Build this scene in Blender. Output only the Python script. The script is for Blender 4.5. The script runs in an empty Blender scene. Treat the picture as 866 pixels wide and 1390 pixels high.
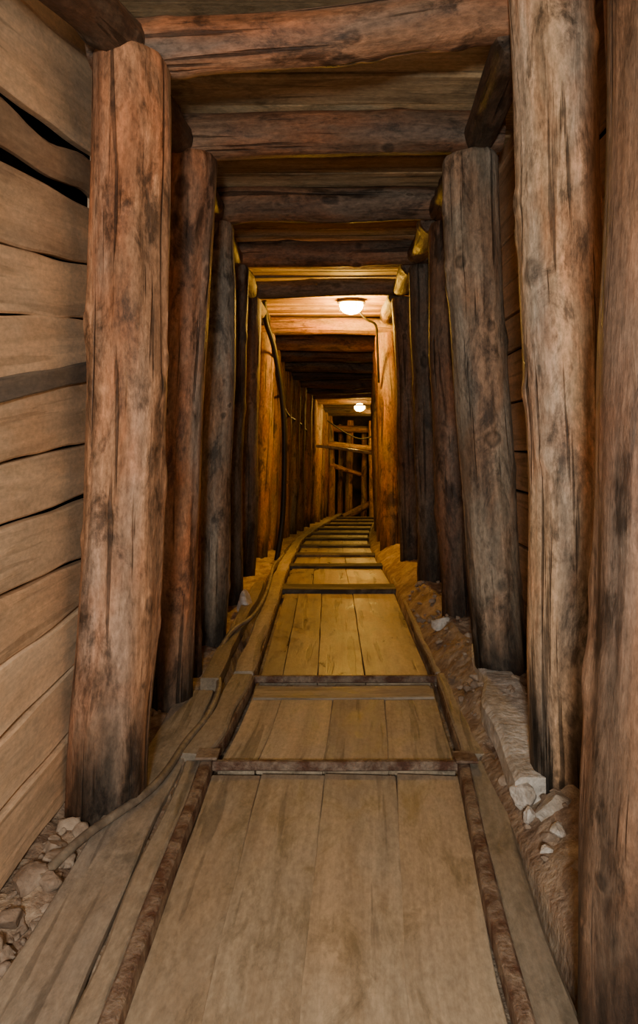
import bpy, bmesh, math, random
from mathutils import Vector, noise, Matrix
random.seed(7)
ZO = 0.95
S = bpy.context.scene

def lin(r,g,b,k=1.0):
    f=lambda c:(c/255/12.92 if c/255<=.04045 else ((c/255+.055)/1.055)**2.4)
    return (f(r)*k,f(g)*k,f(b)*k)
def interp(tab,x):
    if x<=tab[0][0]:return tab[0][1]
    for a,b in zip(tab,tab[1:]):
        if x<=b[0]:
            t=(x-a[0])/(b[0]-a[0]); return a[1]+(b[1]-a[1])*t
    return tab[-1][1]
CT=[(0,0),(6,0),(7,.01),(8,.05),(9,.12),(10,.2),(11,.29),(12,.39),(13,.50),(14,.60),(15,.68),(18,.8)]
def c(D): return interp(CT,D)
def dz(D): return 0 if D<5 else -(D-5)*.055     # tunnel dips beyond 5 m

# ------------------------------------------------------------ mesh builder
class MB:
    def __init__(s): s.v=[];s.f=[];s.gc=[];s.t=[];s.k=[]
    def add(s,co,gc,t,k=0.0):
        s.v.append((co[0],co[1],co[2]+ZO)); s.gc.append(gc); s.t.append(t); s.k.append(k); return len(s.v)-1
    def obj(s,name,mat,smooth=True,parent=None,ang=50):
        me=bpy.data.meshes.new(name); me.from_pydata(s.v,[],s.f)
        a=me.attributes.new('gc','FLOAT_VECTOR','POINT'); a.data.foreach_set('vector',[q for g in s.gc for q in g])
        a=me.attributes.new('tint','FLOAT_COLOR','POINT'); a.data.foreach_set('color',[q for g in s.t for q in (g[0],g[1],g[2],1)])
        a=me.attributes.new('knot','FLOAT','POINT'); a.data.foreach_set('value',s.k)
        me.materials.append(mat)
        bm=bmesh.new(); bm.from_mesh(me); bmesh.ops.recalc_face_normals(bm,faces=bm.faces); bm.to_mesh(me); bm.free()
        me.polygons.foreach_set('use_smooth',[smooth]*len(me.polygons)); me.update()
        if smooth:
            try: me.set_sharp_from_angle(angle=math.radians(ang))
            except Exception: pass
        o=bpy.data.objects.new(name,me); S.collection.objects.link(o)
        if parent: o.parent=parent
        return o

def log(M,p0,p1,r0,r1,tint,nr=40,nl=110,knots=10,bend=.01,wet=0.0,tint2=None,rough=1.0):
    p0=Vector(p0);p1=Vector(p1);ax=p1-p0;L=ax.length;ax.normalize()
    u=ax.cross(Vector((0,1,.13))).normalized() if abs(ax.y)<.9 else ax.cross(Vector((0,0,1))).normalized()
    w=ax.cross(u)
    sd=random.uniform(0,100); off=Vector((random.uniform(0,50),random.uniform(0,50),random.uniform(0,50)))
    ba=random.uniform(0,6.28); bd=(u*math.cos(ba)+w*math.sin(ba))*bend
    K=[(random.uniform(.04,.96)*L,random.uniform(0,6.283),random.uniform(.010,.032),random.choice([.35,.5,.7,.85,1.0]),random.uniform(.9,1.8)) for _ in range(int(knots*1.8))]
    base=len(M.v)
    for i in range(nl+1):
        t=i/nl; z=t*L
        cen=p0+ax*z+bd*math.sin(math.pi*t)+u*(.014*noise.noise(Vector((z*1.9,sd,0))))+w*(.012*noise.noise(Vector((z*1.9,sd,9))))
        R=r0+(r1-r0)*t
        e=min(z,L-z)
        endf=1-.10*max(0,1-e/.02)**2
        for j in range(nr):
            a=6.28318*j/nr; ca=math.cos(a);sa=math.sin(a)
            n=.06*noise.noise(Vector((ca*1.3,sa*1.3,z*2.0+sd)))+.04*rough*noise.noise(Vector((ca*3.5,sa*3.5,z*2+sd)))+.025*rough*noise.noise(Vector((ca*10,sa*10,z*4+sd)))
            r=R*(1+n*1.3)*endf; kk=0
            for kz,ka,kr,ks,ke in K:
                dzz=z-kz
                if abs(dzz)>kr*4: continue
                da=(a-ka+math.pi)%(2*math.pi)-math.pi
                wob=1+.5*noise.noise(Vector((dzz*50,da*5,kz*9)))
                d2=((dzz/ke)**2+(da*R)**2)*wob
                g=math.exp(-d2/(kr*kr)); kk=max(kk,g*ks); r+=kr*.3*g
            tt=tint if tint2 is None else [tint[q]*(1-t)+tint2[q]*t for q in range(3)]
            # weathering: slow colour drift along the stem
            dr=1+.34*noise.noise(Vector((ca*.9,sa*.9,z*1.8+sd*3)))
            gr=max(0,min(.7,.08+1.0*noise.noise(Vector((ca*1.1+7,sa*1.1,z*1.5+sd*2)))))
            av=(tt[0]+tt[1]+tt[2])/3
            tt=[(tt[0]*(1-gr)+av*1.05*gr)*dr,(tt[1]*(1-gr)+av*gr)*dr,(tt[2]*(1-gr)+av*.90*gr)*dr]
            if wet>0:
                ww=(z-.06+.3*noise.noise(Vector((ca*1.7,sa*1.7,z*2.5+sd)))+.08*noise.noise(Vector((ca*6,sa*6,z*8+sd))))/wet
                m=.12+.88*min(1,max(0,ww)); tt=[tt[0]*m,tt[1]*m,tt[2]*m]
            co=cen+u*(ca*r)+w*(sa*r)
            M.add(co,(off.x+ca*R,off.y+sa*R,off.z+z),tt,kk)
    for i in range(nl):
        for j in range(nr):
            a=base+i*nr+j;b=base+i*nr+(j+1)%nr
            M.f.append((a,b,b+nr,a+nr))
    for (i,p) in ((0,p0),(nl,p1)):
        ci=M.add(p,(off.x,off.y,off.z+(0 if i==0 else L)),[q*.8 for q in tint],0)
        for j in range(nr): M.f.append((base+i*nr+j,base+i*nr+(j+1)%nr,ci))

def board(M,pts,wdir,w,t,tint,wav=.004,ch=.004,seg=10,knots=None):
    """sweep a chamfered plank along pts; wdir = width direction"""
    pts=[Vector(p) for p in pts]; wd=Vector(wdir).normalized()
    P=[]
    for a,b in zip(pts,pts[1:]):
        for i in range(seg): P.append(a.lerp(b,i/seg))
    P.append(pts[-1])
    off=Vector((random.uniform(0,50),random.uniform(0,50),random.uniform(0,50))); sd=random.uniform(0,99)
    k=random.uniform(.82,1.14); tt=[q*k for q in tint]
    base=len(M.v); z=0
    for i,p in enumerate(P):
        if i: z+=(P[i]-P[i-1]).length
        d=(P[min(i+1,len(P)-1)]-P[max(i-1,0)]).normalized()
        nn=d.cross(wd).normalized(); ww=nn.cross(d).normalized()
        if ww.dot(wd)<0: ww=-ww
        if isinstance(w,(list,tuple)): W=(w[0]+(w[1]-w[0])*i/(len(P)-1))
        else: W=w
        h1=W/2+wav*noise.noise(Vector((z*4,sd,1)));h2=W/2+wav*noise.noise(Vector((z*4,sd,5)));T=t/2
        q=nn*(wav*.4*noise.noise(Vector((z*2,sd,8))))
        sec=[(-h1+ch,-T),(-h1*.0,-T),(h2-ch,-T),(h2,-T+ch),(h2,T-ch),(h2-ch,T),(0,T),(-h1+ch,T),(-h1,T-ch),(-h1,-T+ch)]
        for (x,y) in sec: M.add(p+ww*x+nn*y+q,(off.x+x,off.y+y,off.z+z),tt)
    n=10
    for i in range(len(P)-1):
        for j in range(n):
            a=base+i*n+j;b=base+i*n+(j+1)%n
            M.f.append((a,b,b+n,a+n))
    M.f.append(tuple(base+j for j in range(n))); e=base+(len(P)-1)*n
    M.f.append(tuple(e+n-1-j for j in range(n)))

def tube(M,pts,r,tint,nr=10,sub=8):
    pts=[Vector(p) for p in pts]; P=[]
    for i in range(len(pts)-1):
        a=pts[max(i-1,0)];b=pts[i];cc=pts[i+1];d=pts[min(i+2,len(pts)-1)]
        for k in range(sub):
            t=k/sub
            P.append(.5*((2*b)+(-a+cc)*t+(2*a-5*b+4*cc-d)*t*t+(-a+3*b-3*cc+d)*t**3))
    P.append(pts[-1]); base=len(M.v); z=0
    for i,p in enumerate(P):
        if i:z+=(P[i]-P[i-1]).length
        d=(P[min(i+1,len(P)-1)]-P[max(i-1,0)]).normalized()
        h=Vector((.31,.2,.93)); u=d.cross(h).normalized(); w=d.cross(u)
        for j in range(nr):
            a=6.28318*j/nr; M.add(p+u*(r*math.cos(a))+w*(r*math.sin(a)),(math.cos(a)*r,math.sin(a)*r,z),tint)
    for i in range(len(P)-1):
        for j in range(nr):
            a=base+i*nr+j;b=base+i*nr+(j+1)%nr
            M.f.append((a,b,b+nr,a+nr))
    M.f.append(tuple(base+j for j in range(nr))); e=base+(len(P)-1)*nr
    M.f.append(tuple(e+j for j in range(nr)))

_ico=bmesh.new(); bmesh.ops.create_icosphere(_ico,subdivisions=3,radius=1)
ICV=[v.co.copy() for v in _ico.verts]; ICF=[tuple(v.index for v in f.verts) for f in _ico.faces]
def rock(M,p,s,tint,flat=.7):
    base=len(M.v); sd=Vector((random.uniform(0,99),random.uniform(0,99),random.uniform(0,99)))
    rx=Matrix.Rotation(random.uniform(0,6.28),3,'Z')@Matrix.Rotation(random.uniform(-.5,.5),3,'X')
    sc=Vector((random.uniform(.75,1.3),random.uniform(.75,1.2),flat*random.uniform(.8,1.2)))
    pl=[(Vector((random.gauss(0,1),random.gauss(0,1),random.gauss(0,1))).normalized(),random.uniform(.5,.8)) for _ in range(11)]
    for v in ICV:
        q=v*(1+.15*noise.noise(v*1.3+sd))
        for n,d in pl:
            e=q.dot(n)-d
            if e>0: q=q-n*e
        q=q*(1+.07*noise.noise(v*5+sd))
        q=rx@Vector((q.x*sc.x,q.y*sc.y,q.z*sc.z))*s
        M.add(Vector(p)+q,(q.x+sd.x,q.y+sd.y,q.z+sd.z),tint)
    for f in ICF: M.f.append(tuple(base+i for i in f))

# ------------------------------------------------------------ materials
class NT:
    def __init__(s,name):
        s.m=bpy.data.materials.new(name); s.m.use_nodes=True; s.n=s.m.node_tree.nodes; s.l=s.m.node_tree.links
        s.b=s.n['Principled BSDF']
    def new(s,t): return s.n.new(t)
    def attr(s,n,out):
        a=s.new('ShaderNodeAttribute'); a.attribute_name=n; return a.outputs[out]
    def vmul(s,v,k):
        m=s.new('ShaderNodeVectorMath'); m.operation='MULTIPLY'; s.l.new(v,m.inputs[0]); m.inputs[1].default_value=k; return m.outputs[0]
    def noise(s,v,scale=1,detail=4,rough=.55,dist=0):
        n=s.new('ShaderNodeTexNoise'); s.l.new(v,n.inputs['Vector']); n.inputs['Scale'].default_value=scale
        n.inputs['Detail'].default_value=detail;n.inputs['Roughness'].default_value=rough;n.inputs['Distortion'].default_value=dist
        return n.outputs['Fac']
    def mr(s,v,a,b,x,y):
        n=s.new('ShaderNodeMapRange'); s.l.new(v,n.inputs[0])
        for i,q in zip((1,2,3,4),(a,b,x,y)): n.inputs[i].default_value=q
        return n.outputs[0]
    def mul(s,a,b,op='MULTIPLY'):
        n=s.new('ShaderNodeMath'); n.operation=op
        for i,q in enumerate((a,b)):
            if isinstance(q,(int,float)): n.inputs[i].default_value=q
            else: s.l.new(q,n.inputs[i])
        return n.outputs[0]
    def mixc(s,f,a,b,mode='MIX'):
        n=s.new('ShaderNodeMix'); n.data_type='RGBA'; n.blend_type=mode
        for i,q in ((0,f),(6,a),(7,b)):
            if isinstance(q,(int,float)): n.inputs[i].default_value=q
            elif isinstance(q,tuple): n.inputs[i].default_value=(q[0],q[1],q[2],1)
            else: s.l.new(q,n.inputs[i])
        return n.outputs[2]
    def bump(s,h,st=.4,d=.01):
        n=s.new('ShaderNodeBump'); n.inputs['Strength'].default_value=st;n.inputs['Distance'].default_value=d
        s.l.new(h,n.inputs['Height']); s.l.new(n.outputs[0],s.b.inputs['Normal'])
    def col(s,v): s.l.new(v,s.b.inputs['Base Color'])
    def ro(s,v):
        if isinstance(v,(int,float)): s.b.inputs['Roughness'].default_value=v
        else: s.l.new(v,s.b.inputs['Roughness'])

def wood(name,dust,dustamt,crack=.35,blotch=.45,gs=20,ls=1.4,rough=(.6,.9),bump=.5,red=None,speck=(.7,1.28),crw=(.61,.66),spec=.3,kring=False,gr=(.5,1.4),bt=(.52,.66)):
    m=NT(name); gc=m.attr('gc','Vector'); tint=m.attr('tint','Color'); kn=m.attr('knot','Fac')
    n1=m.noise(m.vmul(gc,(gs,gs,ls)),1,9,.7,.6)
    n2=m.noise(m.vmul(gc,(6,6,2.2)),1,4,.6,.3)
    n3=m.noise(m.vmul(gc,(gs*2.2,gs*2.2,1.6)),1,3,.5,.3)
    n4=m.noise(m.vmul(gc,(9,9,4)),1,8,.75,.5)
    n5=m.noise(m.vmul(gc,(90,90,40)),1,5,.7)
    g=m.mr(n1,.32,.70,gr[0],gr[1])
    cm=m.mr(n3,crw[0],crw[1],1,crack)
    bm_=m.mr(n4,bt[0],bt[1],1,blotch)
    col=tint
    if red: col=m.mixc(m.mr(n2,.45,.6,0,.8),col,m.mixc(1.0,col,red,'MULTIPLY'))
    n6=m.noise(m.vmul(gc,(8,8,2.6)),1.0,8,.72,.6)
    dmask=m.mr(n6,.48,.60,0,dustamt)
    col=m.mixc(dmask,col,m.mixc(.7,dust,m.mixc(1.0,m.mixc(1.0,col,(3.2,3.6,4.2),'MULTIPLY'),dust,'MULTIPLY')))
    f=m.mul(m.mul(g,cm),m.mul(bm_,m.mr(n5,.3,.7,speck[0],speck[1])))
    if kring:
        halo=m.mul(m.mr(kn,.10,.30,1,1.25),m.mr(kn,.36,.60,1,.42)); halo=m.mul(halo,m.mr(kn,.70,.92,1,1.5))
        f=m.mul(f,halo)
    cb=m.new('ShaderNodeCombineColor')
    for i in range(3): m.l.new(f,cb.inputs[i])
    col=m.mixc(1.0,col,cb.outputs[0],'MULTIPLY'); m.col(col)
    m.ro(m.mr(n4,.35,.65,rough[1],rough[0]))
    h=m.mul(m.mul(m.mul(n1,.7),m.mul(cm,.7),'ADD'),m.mul(n5,.35),'ADD')
    m.bump(h,bump,.01); m.b.inputs['Specular IOR Level'].default_value=spec
    return m.m
M_LOG=wood('log_wood',lin(140,130,116),.7,crack=.3,blotch=.28,bump=.85,ls=2.2,red=(1.12,.80,.62),rough=(.48,.85),spec=.4,kring=True,speck=(.58,1.36),gr=(.45,1.45),bt=(.51,.62))
M_BRD=wood('lagging_board',lin(185,170,148),.4,crack=.75,blotch=.76,gs=16,ls=.9,bump=.35,red=(1.03,.94,.86),speck=(.80,1.16),gr=(.70,1.25))
M_CEIL=wood('ceiling_board',lin(130,118,98),.45,crack=.55,blotch=.45,gs=16,ls=.9,bump=.3,red=(1.04,.9,.76))
M_FLR=wood('floor_board',lin(160,152,140),.9,crack=.65,blotch=.55,gs=11,ls=.6,rough=(.45,.8),bump=.3,red=(1.02,.94,.86),speck=(.75,1.2),gr=(.62,1.25))
M_WET=wood('wet_floor_board',lin(150,138,118),.6,crack=.55,blotch=.45,gs=11,ls=.6,rough=(.24,.6),bump=.2,red=(1.02,.92,.8),speck=(.80,1.14),spec=.45,gr=(.55,1.2))
def simple(name,a,b,scale,rough,bump,metal=0,det=6,th=(.4,.6)):
    m=NT(name); tc=m.new('ShaderNodeTexCoord').outputs['Object']
    n=m.noise(tc,scale,det,.65,.3); n2=m.noise(tc,scale*6,4,.6)
    col=m.mixc(m.mr(n,th[0],th[1],0,1),a,b); 
    col=m.mixc(m.mr(n2,.35,.65,0,.6),col,m.mixc(1.0,col,(.45,.45,.45),'MULTIPLY')); m.col(col)
    m.ro(rough); m.bump(m.mul(n,n2,'ADD'),bump,.01); m.b.inputs['Metallic'].default_value=metal
    m.b.inputs['Specular IOR Level'].default_value=.3
    return m.m
M_DIRT=simple('dirt',lin(146,122,102),lin(190,170,146),9,.9,.9)
M_RUST=simple('rusty_iron',lin(104,74,60),lin(160,142,124),16,.7,.6,.1)
M_CONC=simple('concrete',lin(190,180,166),lin(240,238,232),10,.9,.8)
M_ROCK=simple('rock_stone',lin(145,126,108),lin(190,172,152),7,.85,.6)
M_HOSE=simple('hose_rubber',lin(118,106,92),lin(158,146,128),8,.6,.1)
M_CABL=simple('black_cable',lin(22,20,18),lin(38,32,27),8,.5,.1)
M_PIPE=simple('painted_pipe',lin(200,180,140),lin(160,130,96),8,.3,.1)
M_DARK=simple('tunnel_rock',lin(45,36,28),lin(75,60,46),3,.9,1)
M_STEEL=simple('lamp_housing',lin(120,110,90),lin(80,70,55),20,.5,.1,.6)
gm=NT('lamp_glass'); gm.b.inputs['Emission Color'].default_value=(1,.62,.16,1); gm.b.inputs['Emission Strength'].default_value=110; gm.b.inputs['Base Color'].default_value=(1,.8,.5,1)
M_GLOW=gm.m

# ------------------------------------------------------------ timber frames
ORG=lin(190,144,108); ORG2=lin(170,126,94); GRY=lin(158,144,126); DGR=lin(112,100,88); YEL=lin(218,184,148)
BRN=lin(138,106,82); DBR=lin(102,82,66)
F1=lin(168,126,66); F2=lin(142,104,56); F3=lin(184,140,78); F0=lin(150,116,58)  # far post tints carry the lamps' yellow and the tunnel's dimness in the colour
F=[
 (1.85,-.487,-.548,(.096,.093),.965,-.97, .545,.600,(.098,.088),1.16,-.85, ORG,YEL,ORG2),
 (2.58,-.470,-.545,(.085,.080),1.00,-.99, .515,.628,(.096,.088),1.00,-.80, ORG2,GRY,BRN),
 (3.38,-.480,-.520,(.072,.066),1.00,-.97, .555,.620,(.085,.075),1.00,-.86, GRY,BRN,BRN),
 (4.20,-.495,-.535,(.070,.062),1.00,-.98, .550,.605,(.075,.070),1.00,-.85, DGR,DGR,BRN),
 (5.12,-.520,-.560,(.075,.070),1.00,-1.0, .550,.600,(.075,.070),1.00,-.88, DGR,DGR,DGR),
]
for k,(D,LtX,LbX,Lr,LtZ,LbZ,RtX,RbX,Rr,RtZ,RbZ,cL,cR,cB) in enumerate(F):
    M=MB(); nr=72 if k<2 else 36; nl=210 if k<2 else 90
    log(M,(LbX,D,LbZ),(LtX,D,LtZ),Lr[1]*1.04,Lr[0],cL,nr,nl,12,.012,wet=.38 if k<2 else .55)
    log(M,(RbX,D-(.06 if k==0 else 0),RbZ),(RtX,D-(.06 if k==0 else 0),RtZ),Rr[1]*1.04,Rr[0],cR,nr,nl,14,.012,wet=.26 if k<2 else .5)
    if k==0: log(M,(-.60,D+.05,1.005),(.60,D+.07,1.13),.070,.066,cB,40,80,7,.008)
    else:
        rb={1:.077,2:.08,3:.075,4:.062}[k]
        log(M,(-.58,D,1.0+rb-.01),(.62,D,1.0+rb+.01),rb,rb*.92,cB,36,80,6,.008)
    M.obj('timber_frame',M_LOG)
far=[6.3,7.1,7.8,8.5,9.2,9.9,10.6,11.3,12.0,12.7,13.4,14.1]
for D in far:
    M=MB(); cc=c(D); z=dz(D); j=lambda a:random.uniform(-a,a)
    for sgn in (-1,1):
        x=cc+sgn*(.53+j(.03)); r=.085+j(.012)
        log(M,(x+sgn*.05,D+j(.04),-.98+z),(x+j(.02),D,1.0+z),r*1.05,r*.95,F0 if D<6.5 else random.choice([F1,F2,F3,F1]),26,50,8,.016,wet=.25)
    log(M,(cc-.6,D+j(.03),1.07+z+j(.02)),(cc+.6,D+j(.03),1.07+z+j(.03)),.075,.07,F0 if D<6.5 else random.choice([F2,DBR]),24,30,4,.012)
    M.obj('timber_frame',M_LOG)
M=MB()
for D in (6.75,7.45,8.15,8.85,9.55,10.25,10.95,11.65,12.35,13.05):
    x=c(D)-.57; log(M,(x-.01,D,-.98+dz(D)),(x+.03,D,1.0+dz(D)),.06,.052,random.choice([F1,F2,F3]),22,40,6,.014,wet=.25)
M.obj('side_prop_row',M_LOG)
M=MB()
log(M,(-.515,2.95,-.97),(-.487,2.95,1.02),.03,.03,ORG2,20,80,5,.02,wet=.5)
M.obj('split_prop',M_LOG)
# near frame (its right post is at the picture edge)
M=MB()
log(M,(.490,1.10,-.93),(.560,1.10,1.2),.105,.10,lin(132,100,76),72,210,14,.01,wet=.3)
log(M,(-.53,.5,-.97),(-.50,.5,1.0),.10,.10,ORG,40,90,10,.01)
log(M,(-.62,1.02,1.16),(.64,1.12,1.24),.075,.07,ORG2,36,70,6,.008)
M.obj('timber_frame',M_LOG)
M=MB(); log(M,(.66,1.52,-.85),(.595,1.50,1.15),.032,.03,lin(140,100,78),24,110,6,.01); M.obj('slender_pole',M_LOG)
# longitudinal spreader logs
M=MB()
log(M,(-.535,1.18,.86),(-.50,1.98,1.04),.062,.058,DBR,30,60,4,.006)
sp=[(1.9,2.56),(2.6,3.36),(3.4,4.18),(4.22,5.1),(5.15,6.28)]
for i,(a,b) in enumerate(sp):
    log(M,(.50,a,1.02+.03*(i==0)),(.53,b,1.06),.058,.055,DBR if i<2 else DGR,26,50,3,.006)
    log(M,(-.50,a,1.0),(-.50,b,1.04),.055,.052,DBR if i<2 else DGR,26,50,3,.006)
M.obj('spreader_log_row',M_LOG)

# ------------------------------------------------------------ lagging walls
M=MB(); WX=-.665
PB=[(-170,-70),(-20,65),(118,190),(215,270),(330,355),(425,432),(530,510),(628,605),(715,680),(810,763),(905,830),(1000,900),(1100,985),(1200,1060)]
Da,Db=1.51,1.95
zs=[((600-a)*Da/1000,(600-b)*Db/1000) for a,b in PB]
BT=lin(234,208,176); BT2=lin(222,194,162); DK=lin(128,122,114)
for i in range(len(zs)-1):
    (a0,b0),(a1,b1)=zs[i],zs[i+1]
    ev=lambda a,b,D:a+(b-a)*(D-Da)/(Db-Da)
    D0,D1=-.3,2.2
    p0t,p0b=ev(a0,b0,D0),ev(a1,b1,D0); p1t,p1b=ev(a0,b0,D1),ev(a1,b1,D1)
    gap=random.choice([.004,.007,.011])
    w=(max(.03,p0t-p0b-gap),max(.03,p1t-p1b-gap))
    if i==2: 
        board(M,[(WX-.012,D0,(p0t+p0b)/2+.0),(WX-.012,D1,(p1t+p1b)/2)],(0,0,1),(w[0]*.62,w[1]*.62),.035,lin(165,142,118),wav=.03,seg=50,ch=.012); continue
    board(M,[(WX-random.uniform(0,.018),D0,(p0t+p0b)/2),(WX-random.uniform(0,.018),D1,(p1t+p1b)/2)],(0,0,1),w,.03,BT if i%3 else BT2,wav=.011,seg=60,ch=.005)
    if i==5:
        board(M,[(WX+.012,D0,p0b-.0),(WX+.012,D1,p1b+.005)],(0,0,1),.05,.012,DK,wav=.008,seg=40)
allD=[2.15]+[f[0] for f in F[1:]]+far+[14.9]
FB=lin(104,76,48)  # far boards tinted darker, shade behind the lit posts put into the colour
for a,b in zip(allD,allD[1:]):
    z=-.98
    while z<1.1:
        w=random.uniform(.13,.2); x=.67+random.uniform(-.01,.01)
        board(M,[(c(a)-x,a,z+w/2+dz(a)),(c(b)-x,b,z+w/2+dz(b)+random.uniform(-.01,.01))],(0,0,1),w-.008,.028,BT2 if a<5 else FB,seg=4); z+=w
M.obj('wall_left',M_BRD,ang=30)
M=MB()
board_D=[-.3,2.0]+allD[1:]
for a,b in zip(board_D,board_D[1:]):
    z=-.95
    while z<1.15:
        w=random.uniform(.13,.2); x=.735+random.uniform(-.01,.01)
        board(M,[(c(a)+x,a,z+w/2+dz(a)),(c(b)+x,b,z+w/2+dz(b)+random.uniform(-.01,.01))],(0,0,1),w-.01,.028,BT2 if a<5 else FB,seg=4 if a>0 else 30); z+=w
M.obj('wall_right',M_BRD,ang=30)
# ceiling planks, laid across
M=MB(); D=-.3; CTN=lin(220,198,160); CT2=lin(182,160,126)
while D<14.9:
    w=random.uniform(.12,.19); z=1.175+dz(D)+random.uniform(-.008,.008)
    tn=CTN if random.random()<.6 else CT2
    board(M,[(c(D)-.74,D+w/2,z),(c(D)+.8,D+w/2,z+.01)],(0,1,0),w-.004,.026,tn if D<5.3 else (lin(200,160,80) if D<6.3 else FB),seg=14,wav=.008); D+=w  # first lamp's glow painted as yellow on the planks near it, dark tint beyond
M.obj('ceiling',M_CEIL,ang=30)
def slab(name,x0,x1,y0,y1,z0,z1,mat):
    M=MB(); nx=24; nz=24
    for i in range(nx+1):
        for j in range(nz+1):
            x=x0+(x1-x0)*i/nx; y=y0+(y1-y0)*i/nx; z=z0+(z1-z0)*j/nz
            d=.12*noise.noise(Vector((x*2,y*2,z*2)))
            M.add((x,y+d,z),(x,y,z),(.1,.1,.1))
    for i in range(nx):
        for j in range(nz):
            a=i*(nz+1)+j; M.f.append((a,a+1,a+nz+2,a+nz+1))
    M.obj(name,mat)
slab('wall_far',-.3,1.7,15.0,15.0,-1.8,.9,M_DARK)
# excavated rock behind the lagging
M=MB(); prof=[(-.82,-1.1),(-.84,-.5),(-.84,.1),(-.83,.7),(-.82,1.32),(-.3,1.36),(.3,1.36),(.92,1.32),(.94,.7),(.95,.1),(.95,-.5),(.93,-1.1)]
ny=110
for i in range(ny+1):
    D=-.3+15.4*i/ny
    for (x,z) in prof:
        M.add((x+c(D)+.03*noise.noise(Vector((x*3,D*3,z*3))),D,z+dz(D)+.03*noise.noise(Vector((x*3,D*3,z*3+9)))),(x,D,z),(.1,.1,.1))
for i in range(ny):
    for j in range(len(prof)-1):
        a=i*len(prof)+j; M.f.append((a,a+1,a+len(prof)+1,a+len(prof)))
M.obj('bedrock',M_DARK)
# stacked props and cross timbers closing the far end
M=MB()
for x,D,r,z1 in ((.14,14.0,.07,.40),(.30,14.6,.055,.35),(.47,14.3,.075,.42),(.78,14.5,.06,.30),(.93,13.9,.08,.4)):
    log(M,(x,D,-1.5),(x+random.uniform(-.06,.06),D,z1),r,r*.9,random.choice([F3,F1]),20,30,4,.02)
log(M,(.05,13.8,-.05),(1.15,13.8,-.12),.06,.05,F3,20,30,3,.01)
log(M,(.05,14.2,.26),(1.2,14.2,.22),.07,.06,F2,20,30,3,.01)
log(M,(.1,13.95,-.42),(.7,14.15,-.62),.045,.04,F1,20,30,3,.01)
log(M,(.35,13.9,-1.42),(.95,14.2,-1.15),.07,.06,BRN,20,30,3,.01)
M.obj('end_timber_pile',M_LOG)

# ------------------------------------------------------------ ground
M=MB()
def ground(x,D):
    z0=-.955+dz(D)
    lx=x-c(D)
    if lx<-.38: z=z0+.035+ .05*max(0,-lx-.5)
    elif lx>.43: z=z0+.06+min(.1,(lx-.43)*.75)
    else: z=z0-.02
    am=.026 if abs(lx-.05)>.42 else .004
    return z+am*noise.noise(Vector((x*6,D*6,0)))+am*.6*noise.noise(Vector((x*17,D*17,3)))+am*.4*noise.noise(Vector((x*45,D*45,3)))
xs=[-.82+1.76*i/140 for i in range(141)]
ds=[-.3]
while ds[-1]<3.5: ds.append(ds[-1]+.014)
while ds[-1]<15.2: ds.append(ds[-1]+.08)
for D in ds:
    for x in xs: M.add((x+c(D),D,ground(x+c(D),D)),(x,D,0),(.1,.1,.1))
n=len(xs)
for i in range(len(ds)-1):
    for j in range(n-1):
        a=i*n+j; M.f.append((a,a+1,a+n+1,a+n))
M.obj('floor',M_DIRT)

# ------------------------------------------------------------ track
LT=[(-.3,-.335),(1.26,-.335),(2.08,-.33),(2.11,-.31),(2.8,-.27),(4.4,-.26),(6,-.26),(8,-.235)]
RT=[(-.3,.25),(1.26,.312),(1.76,.365),(2.05,.39),(2.8,.43),(4.4,.445),(6,.445),(8,.485)]
def lx(D): return interp(LT,D) if D<=8 else c(D)-.285
def rx(D): return interp(RT,D) if D<=8 else c(D)+.435
RZ=-.885; PZ=-.93
SW=lin(172,160,142); SW2=lin(160,149,132)
M=MB(); MI=MB()
secs=[(-.3,2.06),(2.08,2.80),(2.83,4.5),(4.5,6.4),(6.4,8.2),(8.2,10),(10,12),(12,13.4),(13.4,14.9)]
for k,(a,b) in enumerate(secs):
    m=[a+(b-a)*i/4 for i in range(5)]
    for fn,sg in ((lx,-1),(rx,1)):
        w=.070 if k==0 and sg>0 else (.05 if k==0 else .078)
        zz=RZ-.0 if k else RZ-.012
        board(M,[(fn(d)+sg*(w/2+ (.010 if k==0 else 0)),d,zz-.025+dz(d)) for d in m],(1,0,0),w,.06,SW if k else SW2,seg=8,wav=.010,ch=.006)
        iw=.030 if k==0 else .009
        board(MI,[(fn(d)-sg*(iw/2-.004 if k else iw/2-.011),d,RZ-.02+(.002 if k==0 else -.006)+dz(d)) for d in m],(1,0,0),iw,.046 if k==0 else .046,(.1,.1,.1),seg=10,wav=.004,ch=.005)
for X,D,s in ((-.325,2.09,1),(.39,2.07,1)):
    board(MI,[(X-.03,D-.03,RZ+.012),(X+.03,D-.03,RZ+.012)],(0,1,0),.07,.008,(.1,.1,.1),seg=4)
M.obj('track_stringer',M_FLR,ang=30)
for D in (2.06,2.81):
    board(MI,[(lx(D)+.0,D,PZ+.026),(rx(D)-.0,D,PZ+.026)],(0,1,0),.022,.026,(.1,.1,.1),seg=16,wav=.005)
MI.obj('rusty_rail_iron',M_RUST,ang=30)
M=MB()
for D,w in ((4.55,.17),(5.55,.12),(6.4,.12),(7.3,.12),(8.2,.12),(9.1,.12),(10,.12),(11,.12),(12,.12),(13,.12)):
    board(M,[(lx(D),D,PZ+.022+dz(D)),(rx(D),D,PZ+.022+dz(D))],(0,1,0),w,.035,lin(62,52,42),seg=10,wav=.01)
board(M,[(lx(2.70)+.02,2.70,PZ+.006),(rx(2.7)-.03,2.71,PZ+.006)],(0,1,0),.13,.016,SW,seg=16,wav=.01)
M.obj('cross_tie_row',M_FLR,ang=30)
M=MB(); MW=MB()
FT=lin(180,165,142); FT2=lin(166,152,131)
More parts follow.
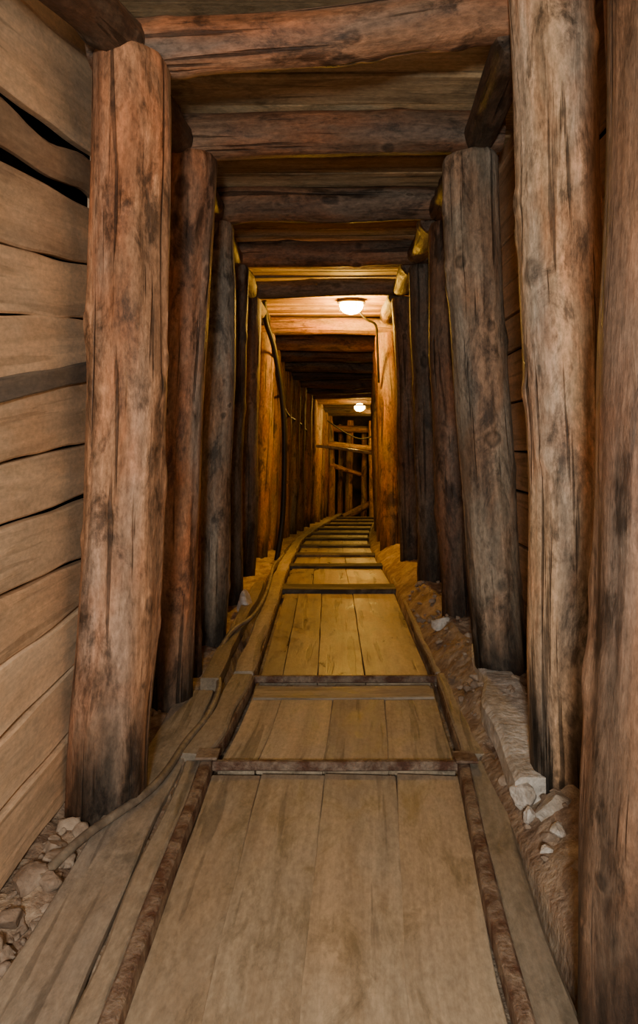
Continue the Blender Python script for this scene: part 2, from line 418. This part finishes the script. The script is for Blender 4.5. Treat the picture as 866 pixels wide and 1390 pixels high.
def deck(M,a,b,fr,zoff=0):
    for f0,f1 in zip(fr,fr[1:]):
        m=[a+(b-a)*i/3 for i in range(4)]
        pts=[];
        for d in m:
            L=lx(d)+.02;R=rx(d)-.02; pts.append((L+(R-L)*(f0+f1)/2,d,PZ+dz(d)+zoff+random.uniform(-.001,.001)))
        wA=(rx(a)-lx(a)-.04)*(f1-f0)-.002; wB=(rx(b)-lx(b)-.04)*(f1-f0)-.002
        board(M,pts,(1,0,0),(wA,wB),.025,FT if random.random()<.6 else FT2,seg=12,wav=.003,ch=.002)
deck(M,-.3,2.03,[0,.2,.46,.75,1.0])
deck(M,2.09,2.79,[0,.16,.44,.72,1.0],-.004)
deck(MW,2.83,4.47,[0,.13,.34,.62,1.0])
deck(MW,4.63,5.5,[0,.25,.6,1.0]); deck(MW,5.6,6.35,[0,.3,.62,1.0]); deck(MW,6.45,7.25,[0,.25,.6,1.0]); deck(MW,7.35,8.15,[0,.3,.6,1.0])
for a in (8.25,9.15,10.05,11.05,12.05,13.05): deck(MW,a,a+.8,[0,.3,.65,1.0])
M.obj('floor_plank_deck',M_FLR,ang=30); MW.obj('floor_plank_deck',M_WET,ang=30)
M=MB()
board(M,[(-.465,.4,-.905),(-.47,1.4,-.905),(-.455,2.65,-.905)],(1,0,0),(.16,.12),.022,lin(158,149,136),seg=14,wav=.012)
board(M,[(-.42,2.7,-.89),(-.40,4.6,-.89)],(1,0,0),.06,.05,lin(150,136,116),seg=14,wav=.012)
M.obj('side_board',M_FLR,ang=30)
# broken pale concrete kerb at the foot of the right posts
M=MB()
board(M,[(.605,2.82,-.805),(.565,2.3,-.815),(.53,1.74,-.835)],(1,0,0),(.09,.17),.08,(.5,.5,.5),seg=30,wav=.03,ch=.012)
for x,D,s in ((.53,1.68,.055),(.475,1.74,.045),(.505,1.84,.045),(.57,1.70,.045),(.50,2.05,.03),(.53,2.3,.03),(.585,2.80,.035),(.455,1.64,.022),(.50,1.58,.024),(.49,2.15,.016),(.55,2.5,.02),(.45,1.50,.014),(.56,1.60,.02)):
    rock(M,(x,D,-.83),s,(.5,.5,.5),.75)
M.obj('concrete_kerb',M_CONC,ang=40)
M=MB()
rock(M,(-.43,3.95,-.86),.06,(.5,.5,.5),1.5); rock(M,(.53,3.3,-.83),.05,(.5,.5,.5),1.7)
M.obj('pale_stone',M_CONC)
def rubble(name,spec):
    M=MB()
    for x,D,s in spec: rock(M,(x+c(D),D,ground(x+c(D),D)+s*.25),s,(.1,.1,.1))
    M.obj(name,M_ROCK)
L=[(-.60,1.50,.045),(-.575,1.60,.04),(-.61,1.66,.035),(-.60,1.40,.04),(-.56,1.50,.03),(-.57,1.72,.025),(-.60,1.30,.04),(-.575,1.32,.03),(-.585,1.80,.03),(-.61,1.76,.03)]
for _ in range(120): L.append((random.uniform(-.63,-.545),random.uniform(.9,2.6),random.uniform(.004,.016)))
rubble('rock_rubble',L)
L=[(.60,1.35,.035),(.50,1.42,.022)]
for _ in range(380): L.append((random.uniform(.46,.70),random.uniform(.9,4.2),random.choice([.004,.006,.008,.012,.018])*random.uniform(.8,1.2)))
rubble('rock_rubble',L)

# ------------------------------------------------------------ hoses, cables, pipe
M=MB()
tube(M,[(-.58,1.50,-.89),(-.535,1.66,-.885),(-.435,1.88,-.878),(-.405,2.16,-.880),(-.375,2.38,-.88),(-.378,2.65,-.878),(-.44,3.0,-.89),(-.415,3.3,-.85),(-.345,3.6,-.845),(-.325,4.2,-.845),(-.345,5.0,-.845),(-.35,5.6,-.9),(-.345,6.2,-.95)],.0105,(.3,.3,.3),12)
M.obj('floor_hose',M_HOSE)
M=MB()
tube(M,[(-.47,5.75,1.1),(-.46,5.85,.95),(-.40,5.9,.75),(-.34,5.95,.35),(-.32,5.95,0),(-.335,5.95,-.6),(-.38,5.9,-.95)],.022,(.1,.1,.1),10)
tube(M,[(-.47,5.75,1.1),(-.44,6.0,.9),(-.42,6.6,.55),(-.42,7.4,.40),(-.40,8.4,.30),(-.32,9.6,.25),(-.22,10.9,.12)],.012,(.1,.1,.1),8)
tube(M,[(.21,5.9,1.13),(.33,5.95,1.0),(.42,6.0,.95),(.44,6.1,.8),(.46,6.2,.5)],.01,(.1,.1,.1),8)
tube(M,[(.05,12,.35),(.35,12,.15),(.6,12,.05),(.85,12,.12)],.012,(.1,.1,.1),8)
M.obj('hanging_cable',M_CABL)
M=MB()
tube(M,[(-.12,10.9,-.06),(.2,10.9,-.09),(.72,10.9,-.17)],.022,(.3,.3,.3),10)
M.obj('crossing_pipe',M_PIPE)

# ------------------------------------------------------------ lamps
def lamp(X,D,Z,s,energy):
    e=bpy.data.objects.new('bulkhead_lamp',None); S.collection.objects.link(e); e.location=(X,D,Z+ZO)
    bm=bmesh.new()
    bmesh.ops.create_cone(bm,cap_ends=True,segments=32,radius1=.115*s,radius2=.10*s,depth=.03*s)
    for v in bm.verts: v.co.z+=.045*s; v.co.y*=.7
    for k in range(5):
        a=math.pi*k/5
        g=bmesh.ops.create_cone(bm,cap_ends=True,segments=6,radius1=.003*s,radius2=.003*s,depth=.06*s)
        for v in g['verts']: v.co+=Vector((.112*s*math.cos(2*a),.078*s*math.sin(2*a),.0))
    me=bpy.data.meshes.new('housing'); bm.to_mesh(me); bm.free(); me.materials.append(M_STEEL)
    o=bpy.data.objects.new('housing',me); S.collection.objects.link(o); o.parent=e
    bm=bmesh.new(); bmesh.ops.create_uvsphere(bm,u_segments=32,v_segments=16,radius=.095*s)
    for v in bm.verts: v.co.z=v.co.z*.75+.01*s; v.co.y*=.75
    me=bpy.data.meshes.new('glass'); bm.to_mesh(me); bm.free(); me.materials.append(M_GLOW)
    me.polygons.foreach_set('use_smooth',[True]*len(me.polygons))
    o=bpy.data.objects.new('glass',me); S.collection.objects.link(o); o.parent=e
    l=bpy.data.lights.new('bulb','POINT'); l.energy=energy; l.color=(1,.50,.045); l.shadow_soft_size=.04
    o=bpy.data.objects.new('bulb',l); S.collection.objects.link(o); o.parent=e; o.location=(0,0,-.13*s)
lamp(.215,5.85,1.075,1.0,66)
lamp(.56,11.65,.54,.9,24)
lamp(.92,13.15,.45,.8,8)  # third lamp, added out of view to light the end timbers

l=bpy.data.lights.new('camera_flash','POINT'); l.energy=142; l.color=(1,.93,.83); l.shadow_soft_size=.08
o=bpy.data.objects.new('camera_flash',l); S.collection.objects.link(o); o.location=(-.08,-.60,ZO+.14)

w=bpy.data.worlds.new('World'); S.world=w; w.use_nodes=True
w.node_tree.nodes['Background'].inputs[0].default_value=(.9,.75,.6,1); w.node_tree.nodes['Background'].inputs[1].default_value=.01

cam=bpy.data.cameras.new('camera'); co=bpy.data.objects.new('camera',cam); S.collection.objects.link(co)
co.location=(0,0,ZO); co.rotation_euler=(math.radians(90),0,0)
cam.sensor_fit='VERTICAL'; cam.sensor_height=36; cam.lens=1000/1390*36
cam.shift_y=-95/1390; cam.shift_x=-7/1390; cam.clip_start=.02
S.camera=co
